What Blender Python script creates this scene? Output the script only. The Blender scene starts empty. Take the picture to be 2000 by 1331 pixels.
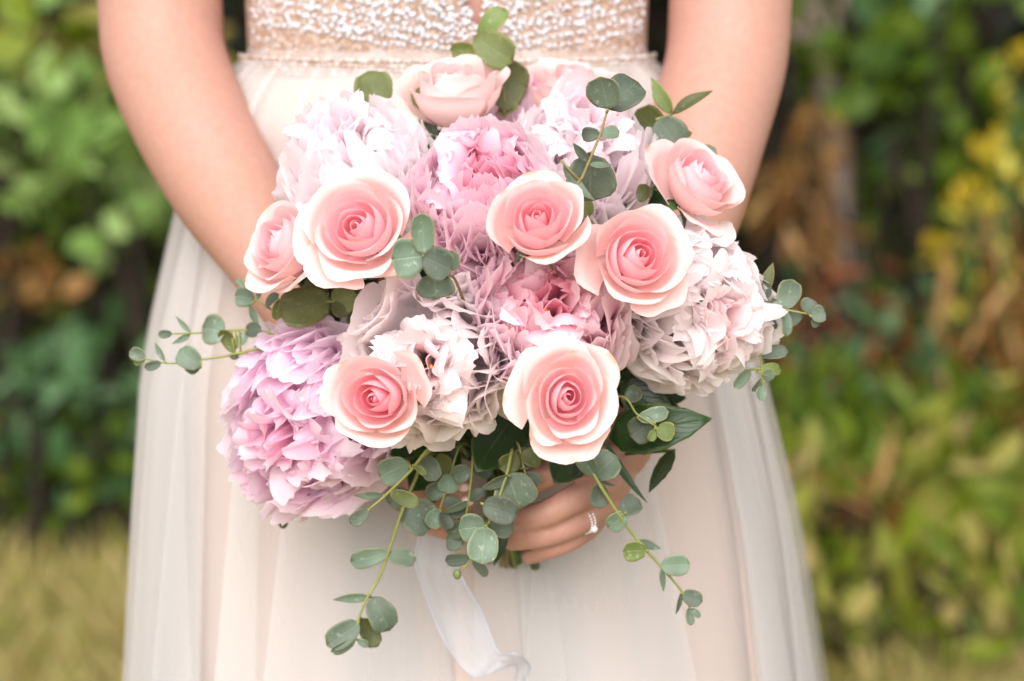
import bpy, math, random
import numpy as np
from mathutils import Vector, Matrix, Quaternion
R_ = math.radians
scene = bpy.context.scene
COL = scene.collection

# ------------------------------------------------------------------ camera
PITCH = R_(7.0)
DIST = 1.6
TGT = Vector((0, 0, 0.87))
CAM = TGT + Vector((0, -math.cos(PITCH), math.sin(PITCH))) * DIST
FPX = 2000 * 85.0 / 36.0
cd = bpy.data.cameras.new('camera'); cam = bpy.data.objects.new('camera', cd); COL.objects.link(cam)
cam.location = CAM; cam.rotation_euler = (R_(90) - PITCH, 0, 0)
cd.lens = 85; cd.sensor_width = 36; cd.clip_start = 0.05; cd.clip_end = 200
cd.dof.use_dof = True; cd.dof.focus_distance = DIST - 0.10; cd.dof.aperture_fstop = 4.2
scene.camera = cam
FWD = Vector((0, math.cos(PITCH), -math.sin(PITCH))); UP = Vector((0, math.sin(PITCH), math.cos(PITCH)))

def P(px, py, y):
    d = FWD + Vector((1, 0, 0)) * ((px - 1000) / FPX) - UP * ((py - 665.5) / FPX)
    return CAM + d * ((y - CAM.y) / d.y)
def M(y):                       # metres per photo pixel at depth y
    return (y - CAM.y) / FPX

# ------------------------------------------------------------------ light
w = bpy.data.worlds.new('World'); scene.world = w; w.use_nodes = True
nt = w.node_tree; nt.nodes.clear()
wo = nt.nodes.new('ShaderNodeOutputWorld'); bg = nt.nodes.new('ShaderNodeBackground')
sky = nt.nodes.new('ShaderNodeTexSky'); sky.sky_type = 'NISHITA'; sky.sun_disc = False
SUN_EL, SUN_AZ = R_(36), R_(-174)      # azimuth from +Y, clockwise; behind the camera, a little left
sky.sun_elevation = SUN_EL; sky.sun_rotation = SUN_AZ; sky.dust_density = 2.0; sky.air_density = 1.0
hs = nt.nodes.new('ShaderNodeHueSaturation'); hs.inputs['Saturation'].default_value = 0.10   # white overcast
nt.links.new(sky.outputs[0], hs.inputs['Color']); nt.links.new(hs.outputs[0], bg.inputs['Color'])
bg.inputs['Strength'].default_value = 0.085
nt.links.new(bg.outputs[0], wo.inputs['Surface'])
sl = bpy.data.lights.new('sun', 'SUN'); sl.energy = 1.5; sl.angle = R_(60); sl.color = (1, 0.985, 0.97)
sun = bpy.data.objects.new('sun', sl); COL.objects.link(sun)
sd = Vector((math.sin(SUN_AZ) * math.cos(SUN_EL), math.cos(SUN_AZ) * math.cos(SUN_EL), math.sin(SUN_EL)))
sun.rotation_euler = sd.to_track_quat('Z', 'Y').to_euler(); sun.location = (0, -2, 6)
vs = scene.view_settings
vs.view_transform = 'Standard'; vs.look = 'None'; vs.gamma = 1; vs.use_curve_mapping = False
vs.exposure = 1.36
scene.render.engine = 'CYCLES'
scene.cycles.max_bounces = 10; scene.cycles.transparent_max_bounces = 10
scene.cycles.diffuse_bounces = 7; scene.cycles.caustics_reflective = False; scene.cycles.caustics_refractive = False; scene.cycles.use_light_tree = False

# ------------------------------------------------------------------ helpers
def srgb(r, g, b):
    f = lambda c: ((c / 255 + 0.055) / 1.055) ** 2.4 if c > 10 else c / 255 / 12.92
    return np.array((f(r), f(g), f(b)))
def lerp(a, b, t): return a + (b - a) * t
def link(o, parent=None):
    COL.objects.link(o)
    if parent is not None: o.parent = parent
    return o
def tag(o, label=None, cat=None, group=None, kind=None):
    if label: o['label'] = label
    if cat: o['category'] = cat
    if group: o['group'] = group
    if kind: o['kind'] = kind
    return o
def empty(name, loc=(0, 0, 0)):
    o = bpy.data.objects.new(name, None); o.empty_display_size = 0.02; o.location = loc
    return link(o)
def mesh(name, v, f, mat, parent=None, uv=None, col=None, smooth=True):
    me = bpy.data.meshes.new(name)
    v = np.asarray(v, dtype=float)
    me.from_pydata(v.tolist(), [], f if isinstance(f, list) else f.tolist())
    if smooth: me.polygons.foreach_set('use_smooth', [True] * len(me.polygons))
    if uv is not None:
        ul = me.uv_layers.new(name='UVMap')
        li = np.empty(len(me.loops), dtype=np.int32); me.loops.foreach_get('vertex_index', li)
        ul.data.foreach_set('uv', np.asarray(uv, dtype=np.float32)[li].ravel())
    if col is not None:
        a = me.attributes.new('pigment', 'FLOAT_COLOR', 'POINT')
        c = np.ones((len(v), 4), dtype=np.float32); c[:, :3] = col
        a.data.foreach_set('color', c.ravel())
    me.materials.append(mat); me.update()
    o = bpy.data.objects.new(name, me)
    return link(o, parent)
_gf = {}
def grid_faces(nu, nv, closed=False):
    k = (nu, nv, closed)
    if k not in _gf:
        F = []
        for j in range(nv - 1):
            for i in range(nu if closed else nu - 1):
                a = j * nu + i; b = j * nu + (i + 1) % nu
                F.append((a, b, b + nu, a + nu))
        _gf[k] = F
    return _gf[k]
def catmull(pts, n):
    p = np.array([list(q) for q in pts], dtype=float)
    p = np.vstack([2 * p[0] - p[1], p, 2 * p[-1] - p[-2]])
    m = len(p) - 3; out = []
    for t in np.linspace(0, m, n):
        i = min(int(t), m - 1); s = t - i
        a, b, c, d = p[i:i + 4]
        out.append(0.5 * (2 * b + (c - a) * s + (2 * a - 5 * b + 4 * c - d) * s * s + (3 * b - 3 * c + d - a) * s ** 3))
    return np.array(out)
def tube(path, rad, seg=8, flat=None, cap=True):
    """tapered tube along path (n,3); rad (n,) ; returns verts, faces"""
    path = np.asarray(path, float); n = len(path); rad = np.broadcast_to(rad, (n,))
    tg = np.gradient(path, axis=0); tg /= np.linalg.norm(tg, axis=1)[:, None] + 1e-12
    ref = np.array((0.0, 1.0, 0.05)) if abs(tg[0][1]) < 0.9 else np.array((1.0, 0, 0))
    V = []
    for i in range(n):
        a = np.cross(tg[i], ref); a /= np.linalg.norm(a); b = np.cross(a, tg[i]); ref = b
        for k in range(seg):
            t = 2 * math.pi * k / seg
            s = 1 if flat is None else flat
            V.append(path[i] + rad[i] * (math.cos(t) * a + s * math.sin(t) * b))
    F = list(grid_faces(seg, n, True))
    if cap:
        F.append(tuple(range(seg))[::-1]); F.append(tuple(range((n - 1) * seg, n * seg)))
    return np.array(V), F
class MB:
    def __init__(s): s.v = []; s.f = []; s.n = 0; s.c = []
    def add(s, v, f, col=None):
        v = np.asarray(v); s.v.append(v); s.f += [tuple(i + s.n for i in q) for q in f]; s.n += len(v)
        if col is not None: s.c.append(np.broadcast_to(col, (len(v), 3)))
    def obj(s, name, mat, parent=None, smooth=True):
        return mesh(name, np.vstack(s.v), s.f, mat, parent, smooth=smooth, col=np.vstack(s.c) if s.c else None)
def noise1(rng, n, k):
    """smooth random curve on n samples with k knots, in -1..1"""
    kn = np.array([rng.uniform(-1, 1) for _ in range(k)])
    x = np.linspace(0, k - 1, n); i = np.minimum(x.astype(int), k - 2); f = x - i; f = f * f * (3 - 2 * f)
    return kn[i] * (1 - f) + kn[i + 1] * f
def quat_axis(axis, spin):
    q = Vector(axis).normalized().to_track_quat('Z', 'Y')
    return q @ Quaternion((0, 0, 1), spin)

# ------------------------------------------------------------------ materials
class NT:
    def __init__(s, name):
        s.m = bpy.data.materials.new(name); s.m.use_nodes = True; s.t = s.m.node_tree
        s.t.nodes.clear(); s.out = s.n('OutputMaterial')
    def n(s, t, **kw):
        x = s.t.nodes.new('ShaderNode' + t)
        for k, v in kw.items():
            if k in x.inputs: x.inputs[k].default_value = v
            else: setattr(x, k, v)
        return x
    def l(s, a, b): s.t.links.new(a, b)
    def mix(s, f, a, b, blend='MIX'):
        x = s.n('Mix', data_type='RGBA', blend_type=blend)
        for sk, v in ((0, f), (6, a), (7, b)):
            if hasattr(v, 'is_linked') or isinstance(v, bpy.types.NodeSocket): s.l(v, x.inputs[sk])
            elif sk == 0: x.inputs[0].default_value = v
            else: x.inputs[sk].default_value = (*v[:3], 1)
        return x.outputs[2]
    def ramp(s, fac, stops):
        x = s.n('ValToRGB'); e = x.color_ramp.elements
        while len(e) < len(stops): e.new(0.5)
        for i, (p, c) in enumerate(stops):
            e[i].position = p; e[i].color = (*c[:3], 1) if hasattr(c, '__len__') else (c, c, c, 1)
        s.l(fac, x.inputs[0]); return x.outputs[0]
    def noise(s, scale, detail=3, vec=None, rough=0.55, dist=0):
        x = s.n('TexNoise', Scale=scale, Detail=detail, Roughness=rough, Distortion=dist)
        if vec is not None: s.l(vec, x.inputs['Vector'])
        return x.outputs['Fac']
    def bump(s, h, strength, dist):
        b = s.n('Bump', Strength=strength, Distance=dist); s.l(h, b.inputs['Height']); return b.outputs[0]
    def obj(s): return s.n('TexCoord').outputs['Object']
    def finish(s, color, rough=0.5, normal=None, trans=0, tcol=None, alpha=None, spec=0.4, sss=0, sheen=0):
        b = s.n('BsdfPrincipled', Roughness=rough)
        b.inputs['Specular IOR Level'].default_value = spec
        if isinstance(color, bpy.types.NodeSocket): s.l(color, b.inputs['Base Color'])
        else: b.inputs['Base Color'].default_value = (*color[:3], 1)
        if normal is not None: s.l(normal, b.inputs['Normal'])
        if sss:
            b.inputs['Subsurface Weight'].default_value = sss
            b.inputs['Subsurface Radius'].default_value = (1, 0.35, 0.2); b.inputs['Subsurface Scale'].default_value = 0.006
        if sheen: b.inputs['Sheen Weight'].default_value = sheen
        sh = b.outputs[0]
        if trans:
            t = s.n('BsdfTranslucent'); c = tcol if tcol is not None else color
            if isinstance(c, bpy.types.NodeSocket): s.l(c, t.inputs[0])
            else: t.inputs[0].default_value = (*c[:3], 1)
            if normal is not None: s.l(normal, t.inputs['Normal'])
            m = s.n('MixShader'); m.inputs[0].default_value = trans; s.l(sh, m.inputs[1]); s.l(t.outputs[0], m.inputs[2]); sh = m.outputs[0]
        if alpha is not None:
            t = s.n('BsdfTransparent'); m = s.n('MixShader')
            if isinstance(alpha, bpy.types.NodeSocket): s.l(alpha, m.inputs[0])
            else: m.inputs[0].default_value = alpha
            s.l(t.outputs[0], m.inputs[1]); s.l(sh, m.inputs[2]); sh = m.outputs[0]
        s.l(sh, s.out.inputs[0]); return s.m

def petal_mat(name, edge, trans=0.3, vein=26, brown=0.0):
    k = NT(name)
    at = k.n('Attribute', attribute_name='pigment').outputs['Color']
    uv = k.n('UVMap').outputs[0]
    mp = k.n('Mapping'); mp.inputs['Scale'].default_value = (vein, 2.2, 1); k.l(uv, mp.inputs[0])
    oi = k.n('ObjectInfo').outputs['Random']
    add = k.n('VectorMath', operation='ADD'); k.l(mp.outputs[0], add.inputs[0]); k.l(oi, add.inputs[1])
    vn = k.noise(1.0, 3, add.outputs[0], 0.6)
    c = k.mix(k.ramp(vn, [(0.35, 0), (0.75, 0.22)]), at, edge)
    if brown:
        sx = k.n('SeparateXYZ'); k.l(uv, sx.inputs[0])
        rim = k.ramp(sx.outputs[1], [(0.9, 0), (0.995, 1)])
        pn = k.ramp(k.noise(55, 3, k.obj()), [(0.56, 0), (0.68, 1)])
        mm = k.n('Math', operation='MULTIPLY'); k.l(rim, mm.inputs[0]); k.l(pn, mm.inputs[1])
        m2 = k.n('Math', operation='MULTIPLY'); k.l(mm.outputs[0], m2.inputs[0]); m2.inputs[1].default_value = brown
        c = k.mix(m2.outputs[0], c, srgb(205, 160, 100))
    nb = k.bump(vn, 0.15, 0.0008)
    return k.finish(c, 0.55, nb, trans, None, spec=0.25, sheen=0.05)

MAT = {}
MAT['rose'] = petal_mat('rose_petal', srgb(251, 232, 226), 0.45, 22, 0.7)
MAT['peony'] = petal_mat('peony_petal', srgb(254, 246, 248), 0.6, 30, 0.0)

def leaf_mat(name, top, under, margin, rough=0.5, veinc=None, speck=True):
    k = NT(name)
    uv = k.n('UVMap').outputs[0]
    geo = k.n('NewGeometry')
    nz = k.noise(60, 4, k.obj())
    c = k.mix(k.ramp(nz, [(0.3, 0), (0.75, 1)]), top * 0.72, top * 1.2)
    if speck:
        sp = k.ramp(k.noise(260, 2, k.obj()), [(0.62, 0), (0.72, 0.5)])
        c = k.mix(sp, c, under)
    c = k.mix(geo.outputs['Backfacing'], c, under)
    sx = k.n('SeparateXYZ'); k.l(uv, sx.inputs[0])
    # side veins and midrib in leaf coordinates (u across -1..1, v along)
    ab = k.n('Math', operation='ABSOLUTE'); k.l(sx.outputs[0], ab.inputs[0])
    mid = k.ramp(ab.outputs[0], [(0.0, 1), (0.07, 0)])
    s1 = k.n('Math', operation='MULTIPLY_ADD'); k.l(ab.outputs[0], s1.inputs[0]); s1.inputs[1].default_value = -0.45; k.l(sx.outputs[1], s1.inputs[2])
    s2 = k.n('Math', operation='MULTIPLY'); k.l(s1.outputs[0], s2.inputs[0]); s2.inputs[1].default_value = 44
    s3 = k.n('Math', operation='SINE'); k.l(s2.outputs[0], s3.inputs[0])
    vein = k.ramp(s3.outputs[0], [(0.9, 0), (1.0, 0.5)])
    vv = k.mix(1.0, mid, vein, 'ADD')
    c = k.mix(k.mix(1.0, vv, (0.26, 0.26, 0.26), 'MULTIPLY'), c, veinc if veinc is not None else under)
    r = k.n('Attribute', attribute_name='rim').outputs['Fac']
    c = k.mix(k.ramp(r, [(0.90, 0), (1.0, 0.75)]), c, margin)
    oi = k.n('ObjectInfo').outputs['Random']
    h = k.n('HueSaturation'); k.l(c, h.inputs['Color'])
    mr = k.n('MapRange'); mr.inputs[3].default_value = 0.5; mr.inputs[4].default_value = 1.3; k.l(oi, mr.inputs[0]); k.l(mr.outputs[0], h.inputs['Value'])
    mr2 = k.n('MapRange'); mr2.inputs[3].default_value = 0.475; mr2.inputs[4].default_value = 0.515; k.l(oi, mr2.inputs[0]); k.l(mr2.outputs[0], h.inputs['Hue'])
    return k.finish(h.outputs[0], rough, k.bump(vv, 0.4, -0.0006), 0.12, None, spec=0.4)
MAT['euc'] = leaf_mat('eucalyptus_leaf', srgb(104, 120, 100), srgb(160, 172, 158), srgb(150, 140, 90), 0.5)
MAT['euc_olive'] = leaf_mat('eucalyptus_leaf_olive', srgb(104, 116, 62), srgb(150, 160, 112), srgb(150, 128, 70), 0.5)
MAT['roseleaf'] = leaf_mat('rose_leaf', srgb(36, 62, 24), srgb(84, 108, 66), srgb(90, 100, 40), 0.36, srgb(64, 92, 44), False)
k = NT('green_stem'); MAT['stem'] = k.finish(k.mix(k.noise(120, 2, k.obj()), srgb(112, 120, 56), srgb(150, 152, 84)), 0.5)
k = NT('brown_stem'); MAT['bstem'] = k.finish(k.mix(k.noise(150, 2, k.obj()), srgb(105, 95, 55), srgb(150, 130, 85)), 0.6)
k = NT('dark_stem'); MAT['dstem'] = k.finish(k.mix(k.noise(100, 2, k.obj()), srgb(52, 78, 30), srgb(92, 112, 48)), 0.5)
k = NT('stamen'); MAT['stamen'] = k.finish(srgb(235, 150, 40), 0.6)

k = NT('skin')
n1 = k.noise(14, 4, k.obj()); n2 = k.noise(420, 3, k.obj())
c = k.mix(k.ramp(n1, [(0.3, 0), (0.7, 1)]), srgb(180, 136, 118), srgb(184, 138, 124))
c = k.mix(k.ramp(k.noise(160, 4, k.obj()), [(0.35, 0), (0.7, .5)]), c, srgb(172, 122, 108))
fr = k.ramp(k.noise(75, 2, k.obj(), 0.4), [(0.73, 0), (0.77, 0.4)])
c = k.mix(fr, c, srgb(196, 126, 100))
MAT['skin'] = k.finish(c, 0.5, k.bump(n2, 0.2, 0.001), spec=0.3, sss=0)
k = NT('nail'); MAT['nail'] = k.finish(srgb(246, 214, 206), 0.18, spec=0.6)

def tulle(name, col, a0, a1):
    k = NT(name); uv = k.n('UVMap').outputs[0]
    mp = k.n('Mapping'); mp.inputs['Scale'].default_value = (34, .8, 1); k.l(uv, mp.inputs[0])
    a = k.ramp(k.noise(1.0, 3, mp.outputs[0]), [(0.3, a0), (0.7, a1)])
    return k.finish(col, 0.7, None, 0.35, None, a, spec=0.1)
MAT['tulle'] = tulle('ivory_tulle', srgb(232, 228, 226), 0.2, 0.38)
k = NT('lining'); MAT['lining'] = k.finish(k.mix(k.noise(9, 2, k.obj()), srgb(192, 169, 157), srgb(198, 177, 167)), 0.6, spec=0.2, sheen=0.2)
k = NT('bodice'); MAT['bodice'] = k.finish(k.mix(k.ramp(k.noise(160, 3, k.obj()), [(0.4, 0), (0.6, 1)]), srgb(168, 134, 114), srgb(194, 168, 152)), 0.6)
k = NT('pearl'); MAT['pearl'] = k.finish(srgb(208, 206, 212), 0.16, spec=0.8)
k = NT('sequin'); g = k.n('NewGeometry').outputs['Random Per Island']
MAT['sequin'] = k.finish(k.ramp(g, [(0.0, srgb(152, 122, 104)), (0.4, srgb(186, 160, 142)), (0.75, srgb(206, 194, 186)), (1.0, srgb(216, 214, 216))]), 0.25, spec=0.7)
k = NT('organza'); MAT['organza'] = k.finish(srgb(226, 230, 240), 0.6, None, 0.4, None, 0.38, spec=0.2)
k = NT('organza_hem'); MAT['hem'] = k.finish(srgb(216, 220, 232), 0.6, None, 0.4, None, 0.42, spec=0.2)
k = NT('silver'); b = k.n('BsdfPrincipled', Metallic=1.0, Roughness=0.18); b.inputs['Base Color'].default_value = (0.8, 0.77, 0.73, 1); k.l(b.outputs[0], k.out.inputs[0]); MAT['silver'] = k.m
k = NT('gem'); MAT['gem'] = k.finish((0.85, 0.87, 0.9), 0.03, spec=1.0)

# ================================================================== THE SETTING
k = NT('soil_and_turf')
n = k.noise(3.0, 5, k.obj()); n2 = k.noise(40, 3, k.obj())
c = k.mix(k.ramp(n, [(0.35, 0), (0.65, 1)]), srgb(128, 116, 58), srgb(176, 156, 104))
c = k.mix(k.ramp(n2, [(0.4, 0), (0.7, 0.7)]), c, srgb(58, 64, 20))
gm = k.finish(c, 0.9, k.bump(n2, 0.6, 0.02), spec=0.1)
gx = np.linspace(-40, 40, 81); gy = np.linspace(-20, 60, 81)
rng = random.Random(3)
V = [(x, y, 0.03 * math.sin(x * 1.3) * math.sin(y * 0.9) - 0.02) for y in gy for x in gx]
tag(mesh('ground', V, grid_faces(81, 81), gm), kind='structure')

def folmat(name, stops, trans=0.25, rough=0.55):
    k = NT(name); g = k.n('NewGeometry').outputs['Random Per Island']
    return k.finish(k.ramp(g, stops), rough, None, trans, spec=0.3)
GRN = lambda r, g, b: srgb(r, g, b) * .75
MAT['grass'] = folmat('grass_blades', [(0, srgb(124, 122, 50)), (0.3, srgb(160, 146, 84)), (0.6, srgb(190, 170, 118)), (1, srgb(106, 122, 36))])
MAT['weeds'] = folmat('weed_leaves', [(0, GRN(70, 96, 10)), (0.35, GRN(120, 138, 20)), (0.7, GRN(162, 158, 70)), (1, GRN(190, 166, 104))])
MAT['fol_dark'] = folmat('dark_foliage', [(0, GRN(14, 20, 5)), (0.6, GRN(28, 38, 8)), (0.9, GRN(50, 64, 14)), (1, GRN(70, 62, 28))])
MAT['fol_mid'] = folmat('mid_foliage', [(0, GRN(56, 84, 10)), (0.5, GRN(92, 116, 20)), (1, GRN(130, 148, 50))])
MAT['fol_light'] = folmat('pale_foliage', [(0, srgb(104, 136, 60)), (0.5, srgb(140, 168, 92)), (1, srgb(172, 192, 124))])
MAT['fol_blue'] = folmat('bluish_foliage', [(0, GRN(74, 112, 62)), (0.5, GRN(104, 142, 92)), (1, GRN(136, 166, 122))])
MAT['straw'] = folmat('dry_straw', [(0, GRN(112, 74, 34)), (0.5, GRN(150, 106, 54)), (1, GRN(202, 160, 100))])
MAT['yellow'] = folmat('yellow_blossom', [(0, GRN(190, 160, 24)), (0.6, GRN(212, 182, 44)), (1, GRN(226, 214, 90))])
MAT['rust'] = folmat('rust_leaves', [(0, GRN(130, 72, 40)), (0.6, GRN(166, 104, 66)), (1, GRN(190, 134, 88))])
k = NT('bark'); MAT['bark'] = k.finish(k.mix(k.noise(26, 4, k.obj()), srgb(88, 74, 62), srgb(150, 132, 118)), 0.85, k.bump(k.noise(60, 4, k.obj()), 0.6, 0.01))
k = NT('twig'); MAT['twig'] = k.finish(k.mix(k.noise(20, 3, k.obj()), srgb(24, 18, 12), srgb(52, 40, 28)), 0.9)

LEAF2 = np.array([(0, 0, 0), (0.34, 0.35, 0.06), (0.3, 0.75, 0.04), (0, 1, -0.06), (-0.3, 0.75, 0.04), (-0.34, 0.35, 0.06), (0, 0.5, -0.03)])
LF2 = [(0, 1, 6), (1, 2, 6), (2, 3, 6), (3, 4, 6), (4, 5, 6), (5, 0, 6)]
def scatter_leaves(nprng, pts, size, mat, name, parent, jitter=0.4, up=0.3, thin=1.0):
    n = len(pts)
    d = nprng.normal(size=(n, 3)); d[:, 2] += up; d /= np.linalg.norm(d, axis=1)[:, None]
    r = nprng.normal(size=(n, 3)); s = np.cross(d, r); s /= np.linalg.norm(s, axis=1)[:, None]
    nn = np.cross(s, d); L = size * (1 + jitter * nprng.uniform(-1, 1, n))
    V = (pts[:, None, :] + L[:, None, None] * (LEAF2[None, :, 0:1] * thin * s[:, None, :] + LEAF2[None, :, 1:2] * d[:, None, :] + LEAF2[None, :, 2:3] * nn[:, None, :])).reshape(-1, 3)
    F = (np.array(LF2)[None] + 7 * np.arange(n)[:, None, None]).reshape(-1, 3)
    o = mesh(name, V, F, mat, parent, smooth=False); o['kind'] = 'stuff'
    return o
def clumps(nprng, centre, radii, nclump, per, crad):
    c = nprng.normal(size=(nclump, 3)); c /= np.linalg.norm(c, axis=1)[:, None]
    c *= nprng.uniform(0.35, 1, (nclump, 1)) ** 0.5
    c = c * np.array(radii) + np.array(centre)
    p = (c[:, None, :] + nprng.normal(size=(nclump, per, 3)) * crad * 0.5).reshape(-1, 3)
    p[:, 2] = np.abs(p[:, 2]) + 0.02
    return p
def shrub(name, label, cat, centre, radii, mat, size, nclump, per, crad, seed, group=None, up=0.3, thin=1.0, branches=7):
    nr = np.random.default_rng(seed); rn = random.Random(seed)
    root = empty(name, (centre[0], centre[1], 0)); tag(root, label, cat, group)
    c = np.array((0, 0, centre[2]))
    scatter_leaves(nr, clumps(nr, c, radii, nclump, per, crad), size, mat, 'foliage', root, up=up, thin=thin)
    for b in range(branches):
        e = c + np.array([rn.uniform(-.8, .8) * radii[0], rn.uniform(-.8, .8) * radii[1], rn.uniform(-.2, .8) * radii[2]])
        p0 = np.array((rn.uniform(-.12, .12), rn.uniform(-.1, .1), -0.03)); m_ = (p0 + e) / 2 + np.array((rn.uniform(-.1, .1), rn.uniform(-.1, .1), .1))
        v, f = tube(catmull([p0, m_, e], 8), np.linspace(0.014, 0.004, 8), 6)
        mesh('branch', v, f, MAT['twig'], root)
    return root
# --- the tall dark hedge that closes the view
nr = np.random.default_rng(11)
hroot = empty('hedge', (0, 5.2, 0)); tag(hroot, 'tall dense dark green hedge closing off the garden behind everything', 'hedge')
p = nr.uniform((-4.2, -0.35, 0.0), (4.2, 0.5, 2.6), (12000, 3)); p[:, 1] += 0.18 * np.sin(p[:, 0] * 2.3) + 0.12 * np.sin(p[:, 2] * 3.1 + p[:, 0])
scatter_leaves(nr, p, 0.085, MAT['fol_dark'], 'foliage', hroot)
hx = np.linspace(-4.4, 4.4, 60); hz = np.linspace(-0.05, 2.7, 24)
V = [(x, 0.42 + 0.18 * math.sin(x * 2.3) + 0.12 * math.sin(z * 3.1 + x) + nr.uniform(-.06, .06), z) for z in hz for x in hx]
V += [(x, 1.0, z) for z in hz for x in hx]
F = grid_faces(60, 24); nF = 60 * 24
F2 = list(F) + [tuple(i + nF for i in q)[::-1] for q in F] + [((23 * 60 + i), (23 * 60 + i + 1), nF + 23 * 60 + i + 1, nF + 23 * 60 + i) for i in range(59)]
mesh('hedge_backing', V, F2, MAT['twig'], hroot)  # solid dark core added so no sky shows through the leaves
for i in range(14):
    x = -3.9 + i * 0.6 + rng.uniform(-.15, .15)
    v, f = tube(catmull([(x, .1, -.03), (x + rng.uniform(-.1, .1), .1, 1), (x + rng.uniform(-.3, .3), .2, 2.3)], 9), np.linspace(.035, .012, 9), 7)
    mesh('trunk', v, f, MAT['twig'], hroot)

def at(px, py, y):
    q = P(px, py, y); return (q.x, q.y, q.z)
SH = 'shrubs along the garden edge'
# left of the bride
shrub('shrub', 'pale green large-leaved shrub growing in front of the dark hedge', 'shrub', at(190, 330, 3.7), (.26, .2, .24), MAT['fol_light'], .10, 15, 8, .10, 21, SH)
shrub('shrub', 'fresh yellow-green shrub with a pale crown at the hedge', 'shrub', at(60, 90, 4.0), (.34, .22, .3), MAT['fol_light'], .09, 15, 8, .11, 22, SH)
shrub('shrub', 'mid green bushy shrub filling the hedge beside the pale one', 'shrub', at(230, 470, 4.05), (.42, .2, .46), MAT['fol_mid'], .075, 22, 7, .12, 23, SH)
shrub('shrub', 'deep green shrub with a few golden leaves at its foot', 'shrub', at(60, 560, 3.9), (.4, .2, .22), MAT['fol_mid'], .07, 18, 8, .10, 24, SH)
shrub('shrub', 'low bluish green leafy bush at the edge of the dry grass', 'shrub', at(60, 860, 3.55), (.34, .2, .16), MAT['fol_blue'], .085, 22, 8, .13, 25, SH)
shrub('shrub', 'low olive bush spreading over the dry grass', 'shrub', at(150, 930, 3.6), (.3, .18, .1), MAT['fol_mid'], .07, 18, 8, .12, 26, SH)
shrub('fern', 'rusty brown fern fronds in the shade of the hedge', 'fern', at(110, 190, 4.2), (.2, .1, .16), MAT['rust'], .07, 10, 8, .1, 27, None, branches=3)
shrub('shrub', 'small golden leaved twiggy shrub at the foot of the hedge', 'shrub', at(90, 590, 3.6), (.1, .08, .07), MAT['straw'], .06, 5, 6, .06, 28, None, branches=3)
# right of the bride
shrub('shrub', 'bright green leafy shrub below the leaning trunk', 'shrub', at(1720, 70, 4.0), (.3, .2, .2), MAT['fol_mid'], .08, 18, 8, .1, 31, SH)
shrub('shrub', 'bluish green shrub between the leaning trunk and the yellow flowers', 'shrub', at(1860, 260, 4.1), (.3, .2, .34), MAT['fol_blue'], .085, 12, 7, .1, 32, SH)
shrub('shrub', 'dark mid green shrub behind the pale eucalyptus tip', 'shrub', at(1600, 500, 4.2), (.34, .2, .3), MAT['fol_mid'], .065, 14, 7, .1, 33, SH)
shrub('shrub', 'soft blue green sapling in the shade by the weeds', 'shrub', at(1800, 760, 3.8), (.26, .16, .16), MAT['fol_blue'], .075, 18, 8, .11, 34, SH)
shrub('shrub', 'leafy green shrub beneath the yellow flowering plant', 'shrub', at(1960, 480, 4.0), (.26, .2, .34), MAT['fol_mid'], .075, 13, 8, .1, 35, SH)
shrub('dry_plant', 'tuft of hanging dry brown fronds under the leaning trunk', 'dry plant', at(1575, 330, 3.8), (.07, .08, .17), MAT['straw'], .12, 7, 9, .06, 36, None, up=-1.6, thin=.25, branches=4)
shrub('dry_plant', 'rust brown withered plant standing in the grass', 'dry plant', at(1640, 720, 3.9), (.3, .14, .14), MAT['rust'], .09, 16, 10, .12, 37, None, up=.6, thin=.5, branches=4)
shrub('dry_plant', 'pale straw stalks leaning beside the weeds', 'dry plant', at(1980, 760, 3.7), (.2, .14, .3), MAT['straw'], .2, 12, 10, .12, 38, None, up=1.2, thin=.18, branches=4)
shrub('weed_clump', 'lush yellow-green weed clump by the hem of the dress', 'weeds', at(1720, 1040, 3.0), (.34, .22, .12), MAT['weeds'], .09, 24, 9, .12, 39, 'weed clumps in the grass', up=1.0, thin=.55)
shrub('weed_clump', 'tall bright green weed clump under the straw stalks', 'weeds', at(1940, 990, 3.1), (.26, .22, .16), MAT['weeds'], .1, 22, 9, .12, 40, 'weed clumps in the grass', up=1.0, thin=.5)
shrub('weed_clump', 'bright yellow-green weed clump low beside the skirt hem', 'weeds', at(1760, 1200, 2.6), (.4, .25, .06), MAT['weeds'], .08, 24, 8, .12, 42, 'weed clumps in the grass', up=1.0, thin=.5)
shrub('dry_plant', 'pale dry grass tuft among the yellow-green weeds', 'dry plant', at(1700, 1010, 2.8), (.10, .1, .07), MAT['straw'], .10, 3, 6, .06, 43, None, up=1.2, thin=.3, branches=3)
shrub('shrub', 'yellowish green bush in the upper hedge beside the pale crown', 'shrub', at(150, 200, 3.9), (.3, .2, .3), MAT['weeds'], .085, 7, 7, .09, 44, SH)
shrub('weed_clump', 'thin olive weed clump between the withered plant and the weeds', 'weeds', at(1640, 900, 3.4), (.3, .2, .12), MAT['fol_mid'], .09, 26, 9, .14, 41, 'weed clumps in the grass', up=1.0, thin=.5)
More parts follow.
